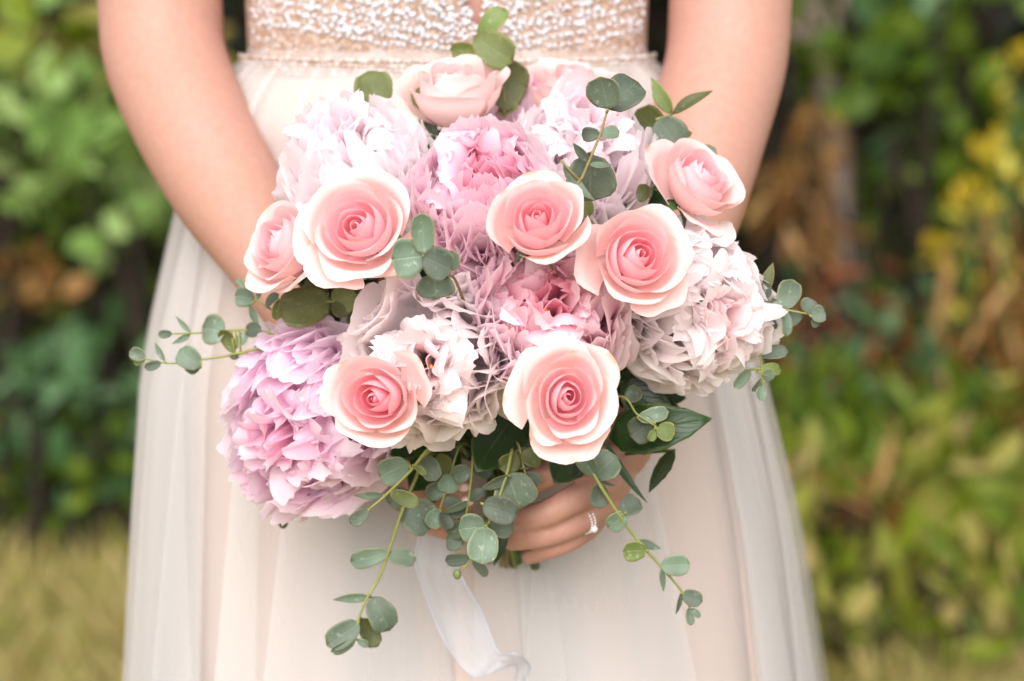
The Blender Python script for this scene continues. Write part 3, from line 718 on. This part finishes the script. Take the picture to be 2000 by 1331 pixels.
# ---- roses
rose(890, 200, 98, .045, (-.02, -.34, .94), 1, 'pale blush rose standing highest, backed by three olive eucalyptus leaves', openness=.75, deep=(250, 214, 218), pale=(252, 230, 226), cz=.5)
rose(1115, 190, 90, .09, (.1, -.25, .97), 2, 'blush rose half hidden behind the pale peony, before the waistband', openness=.8, deep=(250, 206, 212), npet=17)
rose(706, 450, 96, -.095, (-.26, -.88, .38), 3, 'large open blush rose with cream outer petals above the big eucalyptus leaf', openness=1.05, loose=4)
rose(562, 486, 82, -.045, (-.72, -.55, .42), 4, 'blush rose turned sideways against the forearm', openness=.9, loose=3, npet=17)
rose(1053, 440, 88, -.125, (.04, -.82, .56), 5, 'round blush rose with a tight ruby spiral, resting on the frilly pink peony', deep=(248, 178, 194), openness=.8, tight=1.15, loose=1, npet=17)
rose(1240, 508, 88, -.115, (.24, -.90, .34), 6, 'deep open blush rose leaning on the big white peony', deep=(250, 188, 202), openness=.85, tight=.9, loose=2, npet=17)
rose(1358, 362, 80, -.03, (.55, -.55, .62), 7, 'blush rose tilted towards the bare elbow beside the white peony', openness=.9, loose=4, npet=17)
rose(742, 776, 85, -.128, (-.34, -.92, .10), 8, 'half open rose bud with a narrow magenta eye beside the lilac peony', deep=(246, 168, 188), loose=2, openness=.66, npet=17, tight=1.15)
rose(1106, 778, 88, -.14, (.12, -.97, .16), 9, 'lowest rose with broad cream outer petals above the ringed hand', openness=1.0, loose=4, tight=1.1, npet=17)
# ---- peonies
PALE = ((254, 241, 245), (255, 249, 251), (253, 228, 235))
PINK = ((250, 204, 222), (254, 236, 244), (236, 128, 166))
LILAC = ((249, 214, 234), (253, 236, 247), (246, 188, 214))
WHITE = ((255, 245, 245), (255, 250, 250), (253, 226, 230))
peony(688, 316, 146, .0, (-.30, -.55, .78), 21, 'very pale fluffy peony behind the open rose, nearest the bent arm', PALE, n=150, eye=.05, wid=(.2, .4), incurve=.55, ruffle=.8)
peony(945, 372, 148, -.065, (-.06, -.78, .62), 22, 'pink incurved peony with a deep pink hollow at its heart', PINK, n=170, incurve=.6, eye=.28, theta=1.7, bomb=.3, ruffle=.8)
peony(1135, 300, 150, .02, (.18, -.6, .78), 23, 'pale pink peony behind the upright eucalyptus stem', PALE, n=150, eye=.05, wid=(.2, .4), incurve=.55, ruffle=.8)
peony(1368, 605, 152, -.04, (.48, -.86, -.02), 34, 'big white peony with ragged petals pushing out past the roses', WHITE, n=190, wid=(.15, .42), guards=9, eye=.05, asp=(1.0, 1.12), theta=2.0, incurve=.5, ruffle=.8)
peony(1075, 612, 162, -.085, (.02, -.88, .46), 25, 'frilly pink peony with a crumpled magenta centre between three roses', ((250, 202, 218), (254, 238, 243), (236, 130, 164)), n=160, guards=10, incurve=.7, eye=.22, tuft=5, ruffle=.9, stamens=3, bomb=.6)
peony(838, 705, 158, -.088, (-.12, -.98, .10), 26, 'cream peony with broad smooth upper petals over a crumpled middle', WHITE, n=120, wid=(.28, .5), guards=7, guard_az=[.5, 1.1, 1.7, -.1, 2.3, .9, 3.0], gsize=1.25, eye=.10, incurve=.6, ruffle=.9, stamens=2)
peony(600, 825, 180, -.02, (-.45, -.86, -.22), 27, 'large lilac pink peony hanging lowest beside the skirt', LILAC, n=190, guards=9, wid=(.15, .40), eye=.08, asp=(1, 1.1), theta=2.0, incurve=.5, ruffle=.8)
peony(1015, 200, 78, .10, (0, -.3, .95), 28, 'small lilac peony tucked behind the highest rose', LILAC, n=60, guards=6)

# ---- eucalyptus: leaves given by base, tip (photo px), width px, roll
LU, LV = 9, 10
def leaf(root, b, t, wpx, roll, mat, yb, yt, rn, shape='round', cup=.26, name='leaf', bend=None):
    o = np.array(root.location)
    B = np.array(P(*b, yb)) - o; T = np.array(P(*t, yt)) - o
    L = np.linalg.norm(T - B); W = wpx * M(yb) * .5
    ax = (T - B) / L; view = np.array((0, 1.0, -.12)); side = np.cross(ax, view); side /= np.linalg.norm(side); dep = np.cross(side, ax)
    r = R_(roll); s = side * math.cos(r) + dep * math.sin(r); nn = np.cross(s, ax)
    if nn[1] > 0: nn = -nn                               # normal towards the viewer side
    u = np.linspace(-1, 1, LU); v = np.linspace(0, 1, LV); U, Vv = np.meshgrid(u, v)
    if shape == 'round': w_ = np.sqrt(np.clip(1 - (2 * Vv - 1.0) ** 2, 0, 1)) ** .8 * (.85 + .3 * Vv); w_ = w_ / w_.max()
    elif shape == 'lance': w_ = np.sin(Vv ** .8 * math.pi) ** .9
    else: w_ = np.sin(np.clip(Vv, 0, 1) ** .75 * math.pi) ** .85 * (1 + .09 * (np.arange(LV) % 2)[:, None] * (Vv < .98))
    w_ = np.maximum(w_, .03) * (1 + .05 * noise1(rn, LV, 5)[:, None] * np.sign(U))
    bd = rn.uniform(-.28, .34) if bend is None else bend
    wave = .03 * np.sin(5 * Vv + rn.uniform(0, 6)) * U
    notch = np.where((shape == 'round'), -.05 * np.exp(-((U) / .3) ** 2) * Vv ** 6, 0)
    X = B + ax * ((Vv + notch) * L)[..., None] + s * (U * w_ * W)[..., None] + nn * ((cup * (U * w_) ** 2 * W) + bd * L * (Vv - .5) ** 2 * 2 - bd * L * .5 * (Vv < 2) + wave * W)[..., None]
    ob = mesh(name, X.reshape(-1, 3), [q[::-1] for q in grid_faces(LU, LV)] if np.dot(np.cross(s, ax), nn) < 0 else grid_faces(LU, LV), mat, root, np.stack([U, Vv], 2).reshape(-1, 2))
    rim = np.maximum(np.abs(U), np.abs(2 * Vv - 1)); a = ob.data.attributes.new('rim', 'FLOAT', 'POINT'); a.data.foreach_set('value', rim.ravel().astype(np.float32))
    md = ob.modifiers.new('thick', 'SOLIDIFY'); md.thickness = .0004; md.offset = 0
    return ob
SG = 'eucalyptus sprigs in the bouquet'
def sprig(label, stem, leaves, seed, mat='euc', smat='stem', rad=.0011, bud=None, tail=True):
    rn = random.Random(seed); s0 = np.array(P(*stem[0]))
    root = empty('eucalyptus_sprig', s0); tag(root, label, 'eucalyptus', SG)
    pts = [np.array(P(*q)) - s0 for q in stem]
    if tail:
        pre = [BIND + np.array((rn.uniform(-.01, .01), rn.uniform(-.006, .008), 0)) - s0]
        pre = [TAIL + np.array((rn.uniform(-.018, .018), rn.uniform(-.008, .01), rn.uniform(-.008, .012))) - s0] + pre
        mid = pre[-1] * .45; mid = mid + np.array((0, .03, 0))
        pts = pre + [mid] + pts
    n = 8 * len(pts); c = catmull(pts, n)
    v, f = tube(c, np.linspace(rad * 1.15, rad * .5, n), 7); mesh('stem', v, f, MAT[smat], root)
    px = np.array([(q[0], q[1]) for q in stem], float); ys = np.array([q[2] for q in stem])
    for lf in leaves:
        bx, by, tx, ty, wd = lf[:5]; roll = lf[5] if len(lf) > 5 else 0; dy = lf[6] if len(lf) > 6 else rn.uniform(-.006, .006)
        i = np.argmin(np.hypot(px[:, 0] - bx, px[:, 1] - by)); yb = ys[i] + (lf[7] if len(lf) > 7 else 0)
        shape = 'lance' if wd < .42 * math.hypot(tx - bx, ty - by) else 'round'
        m_ = MAT[mat] if rn.random() > .12 else MAT['euc_olive']
        ob = leaf(root, (bx, by), (tx, ty), wd * 1.04, roll + rn.uniform(-8, 8), m_, yb, yb + dy, rn, shape)
        if i >= 0:                                       # short petiole joining blade and stem
            d = np.linalg.norm(c - (np.array(P(bx, by, yb)) - s0), axis=1); j = int(np.argmin(d))
            if .001 < d[j] < .02:
                a_ = c[j]; b_ = np.array(P(bx, by, yb)) - s0
                v, f = tube(np.array([a_, (a_ + b_) / 2, b_ + (b_ - a_) * .15]), rad * .7, 5); mesh('petiole', v, f, MAT[smat], root)
    if bud:
        q = np.array(P(*bud[:3])) - s0; mesh('bud', *ball(q, bud[3] * .85 * M(bud[2]), 12, 10, (.9, .9, 1.15)), MAT['euc_olive'], root)
    return root
sprig('olive eucalyptus tip of four leaves rising behind the highest rose', [(985, 300, .07), (985, 190, .07), (965, 120, .07), (935, 75, .07)],
      [(936, 76, 990, 18, 42, 10), (930, 98, 879, 99, 40, 25), (926, 70, 1002, 122, 66, 5, -.004, -.006), (985, 218, 1005, 118, 70, 0, .004, -.004), (970, 222, 1012, 205, 24, 20)], 1, 'euc_olive', 'bstem')
sprig('eucalyptus stem with a broad olive leaf behind the pale fluffy peony', [(760, 300, .06), (735, 210, .06)], [(738, 218, 722, 138, 74, 0), ], 2, 'euc_olive', 'bstem')
sprig('eucalyptus stem with small bluish leaves between fluffy peony and highest rose', [(830, 290, .05), (815, 205, .05)], [(800, 196, 842, 182, 32, 10), (830, 230, 850, 262, 24, 20)], 3)
sprig('upright eucalyptus stem ending in two overlapping round leaves over the pale peony', [(1118, 388, -.10), (1138, 345, -.105), (1158, 298, -.105), (1174, 258, -.10), (1188, 210, -.09)],
      [(1188, 214, 1246, 160, 74, 8, .01, .004), (1188, 214, 1172, 150, 66, 15, -.01, -.004), (1172, 262, 1136, 264, 28, 10), (1172, 262, 1210, 258, 26, 15), (1150, 318, 1119, 280, 20, 35), (1150, 320, 1196, 322, 16, 45),
       (1150, 300, 1152, 394, 98, 5, .004, .01), (1100, 318, 1163, 392, 26, 35, -.004, -.006)], 4, 'euc', 'bstem', .0013)
sprig('eucalyptus fork with two long narrow leaves in front of the bare elbow', [(1350, 340, .02), (1325, 275, .02), (1312, 224, .02)],
      [(1313, 224, 1272, 152, 30, 20), (1313, 224, 1392, 178, 24, 30), (1300, 275, 1243, 215, 64, 0), (1285, 232, 1328, 290, 66, 5, 0, -.006), (1322, 268, 1352, 260, 16, 40), (1365, 318, 1398, 290, 34, 10)], 5)
sprig('eucalyptus rosette of four round leaves between two roses and the cream peony', [(895, 560, -.11), (868, 535, -.14), (830, 498, -.15)],
      [(828, 498, 824, 416, 46, 5, -.006), (830, 500, 764, 508, 78, 5, -.004, .003), (826, 500, 884, 528, 62, 5, -.008, -.004), (848, 535, 852, 584, 74, 0, 0, .008), (872, 530, 884, 490, 44, 10, 0, .01), ], 6, 'euc', 'bstem', .0013)
sprig('eucalyptus stem with one broad dusty leaf below the large open rose', [(720, 620, -.01), (660, 592, -.02), (600, 590, -.02)],
      [(648, 590, 543, 612, 76, 5, -.01), (640, 575, 596, 548, 48, 20, .004, .008), (650, 598, 694, 572, 54, 10), (655, 585, 682, 616, 44, 20, -.006), (548, 585, 540, 626, 24, 30), (690, 590, 748, 570, 50, 20, 0, .006), (700, 600, 690, 640, 40, 20, 0, .01), (740, 575, 780, 545, 46, 10, 0, .012)], 7, 'euc_olive')
sprig('eucalyptus twig reaching over the forearm with a heart shaped round leaf', [(560, 668, 0), (520, 650, 0.0), (470, 645, .0), (405, 650, .005), (350, 652, .01), (330, 652, .01)],
      [(440, 648, 394, 640, 60, 5), (458, 690, 430, 645, 26, 15), (462, 676, 480, 652, 22, 10), (480, 650, 510, 640, 30, 10), (372, 650, 343, 618, 11, 10), (372, 652, 336, 672, 13, 20), (336, 652, 309, 654, 16, 0), (470, 690, 450, 700, 14, 20)], 8)
sprig('short eucalyptus twig with a curled leaf against the forearm', [(560, 625, .0), (530, 605, .0), (500, 585, .005), (482, 560, .01)],
      [(497, 583, 458, 578, 40, 15), (502, 586, 508, 556, 11, 30), (488, 598, 506, 638, 16, 30), (482, 562, 462, 546, 12, 10), (520, 600, 545, 575, 22, 30)], 9)
sprig('long thin eucalyptus twig tipped with a pale bud beyond the skirt edge', [(540, 690, -.02), (470, 690, -.02), (440, 696, -.015), (390, 703, -.01), (330, 710, .0), (282, 700, .0)],
      [(392, 718, 350, 684, 44, 5), (392, 702, 362, 724, 30, 15, 0, .006), (322, 706, 303, 670, 13, 20), (315, 709, 282, 719, 18, 10), (284, 700, 253, 686, 26, 0), (284, 700, 260, 709, 16, 20)], 10)
sprig('pale eucalyptus twig poking out past the big white peony', [(1440, 600, .01), (1480, 600, -.04), (1530, 605, -.05), (1580, 614, -.05)],
      [(1532, 604, 1548, 546, 46, 5), (1530, 606, 1536, 658, 24, 15), (1538, 608, 1558, 634, 36, 20, 0, .006), (1573, 612, 1592, 588, 40, 10), (1584, 618, 1613, 612, 34, 10, 0, -.004), (1588, 622, 1596, 640, 18, 20), (1490, 575, 1510, 513, 24, 15), (1480, 610, 1522, 590, 30, 15), (1482, 632, 1524, 634, 22, 20), (1470, 585, 1505, 560, 30, 10)], 11)
sprig('drooping eucalyptus twig with narrow pale leaves under the white peony edge', [(1430, 640, .01), (1475, 670, -.04), (1488, 715, -.045), (1490, 762, -.045)],
      [(1482, 692, 1539, 686, 28, 10), (1478, 727, 1525, 722, 26, 10), (1482, 690, 1500, 662, 30, 10), (1494, 745, 1508, 722, 22, 10), (1490, 755, 1484, 782, 24, 10), (1466, 722, 1434, 758, 24, 20), (1488, 740, 1470, 765, 18, 30)], 12)
sprig('green eucalyptus twig crossing the lower petals of the lilac peony', [(850, 868, -.07), (800, 922, -.075), (748, 972, -.08), (718, 997, -.08)],
      [(748, 968, 690, 968, 17, 20), (762, 962, 818, 986, 30, 10), (798, 904, 740, 932, 54, 5, .006, .006), (806, 908, 832, 930, 16, 30), (720, 996, 684, 1024, 28, 10, 0, -.003), (830, 890, 852, 940, 38, 10, 0, .01)], 13, rad=.0014)
sprig('longest eucalyptus strand trailing down the skirt to a cluster of leaves', [(835, 890, -.03), (812, 935, -.035), (785, 1000, -.04), (765, 1060, -.04), (740, 1130, -.04), (716, 1170, -.04), (700, 1212, -.04), (690, 1248, -.04)],
      [(782, 990, 848, 1026, 72, 5, .0, .006), (758, 1078, 684, 1098, 38, 10), (756, 1086, 813, 1094, 34, 20, .005), (724, 1166, 650, 1172, 20, 20), (724, 1166, 762, 1232, 56, 5), (702, 1216, 638, 1262, 48, 5), (704, 1208, 738, 1264, 38, 15, 0, .006), (694, 1250, 646, 1274, 24, 20), (698, 1250, 720, 1262, 15, 10), (800, 960, 760, 985, 44, 10, 0, .01), (790, 990, 760, 960, 40, 20, 0, .012)], 14, rad=.0014)
sprig('eucalyptus strand with round leaves and a bud hanging before the hand', [(1000, 880, -.05), (990, 925, -.06), (968, 990, -.065), (948, 1036, -.065), (924, 1085, -.06), (903, 1114, -.06)],
      [(996, 930, 938, 956, 26, 25), (990, 924, 1014, 996, 86, 5, 0, .004), (942, 984, 1011, 1008, 54, 10, -.004, -.004), (950, 1018, 1004, 1036, 44, 10, .0, .01), (950, 1030, 896, 1034, 56, 5, .0, .004), (948, 1028, 940, 1102, 60, 5, -.005, -.006), (918, 1090, 869, 1096, 26, 10), (922, 1092, 952, 1126, 20, 15), (1000, 905, 1040, 890, 44, 20, .004, .01)], 15, rad=.0013, bud=(893, 1122, -.06, 11))
sprig('short leafy eucalyptus strand hanging left of the fingernails', [(900, 870, -.03), (876, 940, -.035), (858, 1000, -.035)],
      [(884, 915, 846, 900, 42, 10, .004, .004), (880, 925, 872, 965, 40, 10), (872, 950, 832, 968, 36, 15), (866, 975, 900, 992, 30, 15), (860, 995, 838, 1030, 34, 10), (862, 998, 880, 1035, 28, 20)], 31)
sprig('eucalyptus leaves spread over the upper knuckles', [(1010, 865, -.04), (1022, 910, -.05), (1030, 940, -.05)],
      [(1015, 890, 1060, 900, 40, 15), (1015, 890, 975, 915, 40, 10), (1026, 925, 1052, 950, 34, 10), (1026, 925, 996, 958, 36, 15)], 32)
sprig('thin eucalyptus strand beside the fingernails', [(928, 870, -.04), (921, 930, -.045), (914, 985, -.045), (905, 1030, -.04)],
      [(920, 916, 884, 932, 36, 5), (918, 978, 864, 1002, 18, 25), (916, 978, 948, 958, 22, 20), (908, 1022, 874, 1042, 40, 10, .004, .01), (912, 1000, 872, 990, 34, 10, .004, .01), (925, 900, 960, 930, 36, 15, 0, .006), (905, 1060, 872, 1052, 40, 10, .004, .012)], 16)
sprig('eucalyptus strand with grey green leaves trailing past the ringed finger', [(1130, 870, -.05), (1163, 933, -.06), (1205, 1000, -.06), (1245, 1055, -.055), (1290, 1106, -.05), (1335, 1160, -.045), (1350, 1195, -.045)],
      [(1160, 930, 1134, 882, 38, 15, -.005), (1160, 932, 1206, 892, 60, 10, .0, .006), (1170, 945, 1172, 994, 38, 10), (1166, 936, 1202, 948, 9, 40), (1212, 1000, 1250, 978, 42, 15), (1222, 1002, 1188, 1032, 38, 10), (1245, 1057, 1291, 1072, 18, 20), (1264, 1076, 1216, 1078, 42, 8), (1290, 1106, 1348, 1102, 42, 8), (1292, 1108, 1296, 1156, 12, 20), (1332, 1160, 1372, 1176, 32, 10), (1330, 1158, 1320, 1200, 10, 20), (1345, 1188, 1350, 1222, 16, 10), (1347, 1190, 1368, 1206, 14, 20)], 17, rad=.0014)
sprig('small eucalyptus twig lying on the glossy rose leaf', [(1205, 775, -.06), (1245, 810, -.07), (1285, 836, -.07)],
      [(1245, 818, 1306, 804, 30, 10), (1280, 824, 1230, 852, 54, 5), (1282, 840, 1318, 846, 38, 5), (1278, 840, 1268, 862, 18, 20), (1222, 782, 1250, 760, 34, 20)], 18)
sprig('eucalyptus stub with a dark bud hanging under the lilac peony', [(590, 960, .0), (558, 985, .0), (552, 1010, .0)], [(575, 975, 600, 1000, 18, 20), (590, 985, 570, 960, 16, 10)], 19, bud=(553, 1021, .0, 13))
sprig('dark eucalyptus leaf glimpsed between the two central roses', [(1160, 470, -.04), (1140, 415, -.06)], [(1150, 425, 1136, 388, 36, 5), (1250, 395, 1262, 360, 30, 30, 0, .03)], 20, 'euc_olive')

# ---- rose foliage
LG = 'dark green rose leaves under the flowers'
def rose_leaf(label, b, t, wd, roll, yb, yt, seed, bend=.15):
    rn = random.Random(seed); root = empty('rose_leaf', np.array(P(*b, yb))); tag(root, label, 'leaf', LG)
    leaf(root, b, t, wd, roll, MAT['roseleaf'], yb, yt, rn, 'ovate', .22, 'blade', bend)
    s0 = np.array(root.location); e = BIND - s0
    v, f = tube(catmull([(0, 0, 0), e * .5 + np.array((0, .02, 0)), e], 10), .0011, 6); mesh('leaf_stalk', v, f, MAT['dstem'], root)
rose_leaf('large glossy dark rose leaf with a pointed tip beside the lowest rose', (1190, 856), (1390, 818), 96, 10, -.035, -.05, 1, -.2)
rose_leaf('dark toothed rose leaf under the cream peony', (1015, 800), (930, 922), 112, 5, -.03, -.055, 2)
rose_leaf('dark rose leaf lying on the knuckles under the lowest rose', (1130, 865), (1082, 944), 84, 5, -.035, -.055, 3)
rose_leaf('folded rose leaf hanging off the end of the large glossy leaf', (1318, 880), (1268, 962), 36, 30, -.02, -.03, 4)
rose_leaf('narrow edge-on rose leaf pointing down past the wrist', (1180, 862), (1264, 982), 18, 30, -.045, -.05, 5)
rose_leaf('dark rose leaf in the gap below the white peony', (1215, 745), (1320, 830), 84, 10, -.02, -.03, 6)
rose_leaf('small dark leaf between lilac peony and half open rose', (835, 850), (762, 890), 56, 10, -.03, -.05, 7)
rose_leaf('small rose leaf under the sideways rose', (545, 520), (508, 488), 34, 10, .0, .005, 8)
rose_leaf('dark leaf drooping among the stems beneath the hanging strand', (985, 1005), (966, 1105), 40, 20, -.02, -.035, 9)
rose_leaf('deep green leaf in the gap left of the stems', (860, 880), (800, 960), 80, 10, -.015, -.03, 10)
rose_leaf('deep green leaf behind the lilac peony and the stems', (880, 860), (845, 985), 70, 10, .0, -.02, 11)
rose_leaf('small leaf wedged between the fluffy and the incurved peony', (840, 330), (848, 262), 30, 20, .0, .0, 12)
# filler greenery deep between the flowers
rf = random.Random(77)
for i, (px, py, yy, where) in enumerate([(760, 570, .02, 'below the large open rose'), (880, 560, .0, 'under the eucalyptus rosette'), (1150, 420, .02, 'between the two central roses'), (1250, 390, .03, 'under the pale peony beside the tilted rose'),
        (700, 620, .02, 'above the cream peony'), (960, 850, .0, 'between the cream peony and the lowest rose'), (1200, 730, .01, 'between the lowest rose and the white peony'), (840, 520, .02, 'behind the incurved pink peony'),
        (1240, 640, .03, 'between the frilly pink and the white peony'), (640, 600, .03, 'behind the broad dusty eucalyptus leaf'), (1280, 780, .02, 'behind the glossy pointed rose leaf')]):
    root = empty('filler_leaf_sprig', np.array(P(px, py, yy))); tag(root, 'dark leafy filler sprig ' + where, 'foliage', 'filler greenery in the gaps')
    s0 = np.array(root.location); e = BIND - s0
    v, f = tube(catmull([(0, 0, 0), e * .4 + np.array((0, .01, 0)), e], 10), .0013, 6); mesh('stem', v, f, MAT['dstem'], root)
    for j in range(6):
        a = j * 1.047 + rf.uniform(-.3, .3); L = rf.uniform(55, 85)
        leaf(root, (px, py), (px + L * math.cos(a), py + L * math.sin(a)), L * .6, rf.uniform(-25, 25), MAT['roseleaf'], yy, yy - rf.uniform(-.005, .02), rf, 'ovate', .2)

# ---- ribbon
pr = [((835, 960), (888, 960)), ((817, 1052), (885, 1075)), ((812, 1103), (907, 1135)), ((842, 1193), (940, 1193)), ((875, 1265), (960, 1245)), ((922, 1316), (976, 1273)), ((962, 1312), (1008, 1276)), ((1008, 1300), (1034, 1298)), ((1000, 1350), (1023, 1330))]
yr_ = [.03, .02, .015, .02, .015, .01, .0, .02, .03]
root = empty('ribbon', np.array(P(860, 960, .03))); tag(root, 'sheer white organza ribbon hanging from the stems with a curled end', 'ribbon')
s0 = np.array(root.location)
Lc = catmull([P(*a, y) for (a, b), y in zip(pr, yr_)], 60) - s0; Rc = catmull([P(*b, y - .006) for (a, b), y in zip(pr, yr_)], 60) - s0
uu = np.linspace(0, 1, 9); V = np.array([Lc[i] * (1 - q) + Rc[i] * q + np.array((0, .004 * math.sin(q * 5 + i * .12) + .002 * math.sin(q * 17 + i * .31), 0)) for i in range(60) for q in uu])
mesh('organza', V, grid_faces(9, 60), MAT['organza'], root)
for c_ in (Lc + np.array((0, .0, 0)), Rc + np.array((0, .004 * math.sin(5), 0))):
    v, f = tube(c_, .0009, 6); mesh('hem', v, f, MAT['hem'], root)
# ---- stacked wedding rings on the ring finger
ra, rb_ = np.array(P(1160, 998, .001)), np.array(P(1110, 1028, -.018)); rc_ = np.array(P(1136, 1015, -.012)); rd = (rb_ - ra) / np.linalg.norm(rb_ - ra)
root = empty('ring', rc_); tag(root, 'stacked silver rings with clear stones on the ring finger', 'ring')
qd = Vector(rd).to_track_quat('Z', 'Y'); root.rotation_mode = 'QUATERNION'; root.rotation_quaternion = qd
fr_ = 27.5 * M(-.012)
vw = qd.inverted() @ Vector((.25, -.9, -.1)); a0 = math.atan2(vw.y, vw.x)
for dz in (-.0016, .0016):
    V = [((fr_ + .0011 * math.cos(p)) * math.cos(t), (fr_ + .0011 * math.cos(p)) * math.sin(t), dz + .0011 * math.sin(p)) for t in np.linspace(0, 6.2832, 40, endpoint=False) for p in np.linspace(0, 6.2832, 8, endpoint=False)]
    F = [(i * 8 + j, i * 8 + (j + 1) % 8, ((i + 1) % 40) * 8 + (j + 1) % 8, ((i + 1) % 40) * 8 + j) for i in range(40) for j in range(8)]
    bnd = mesh('band', V, F, MAT['silver'], root)
    for j in range(9):
        t = a0 + (j - 4) * .2; mesh('small_stone', *ball(((fr_ + .0012) * math.cos(t), (fr_ + .0012) * math.sin(t), dz), .0009, 6, 5), MAT['gem'], bnd, smooth=False)
t = a0 - .55; st = MB(); c_ = np.array(((fr_ + .0022) * math.cos(t), (fr_ + .0022) * math.sin(t), 0)); st.add(*ball(c_, .0024, 8, 5)); st.obj('centre_stone', MAT['gem'], root, smooth=False)
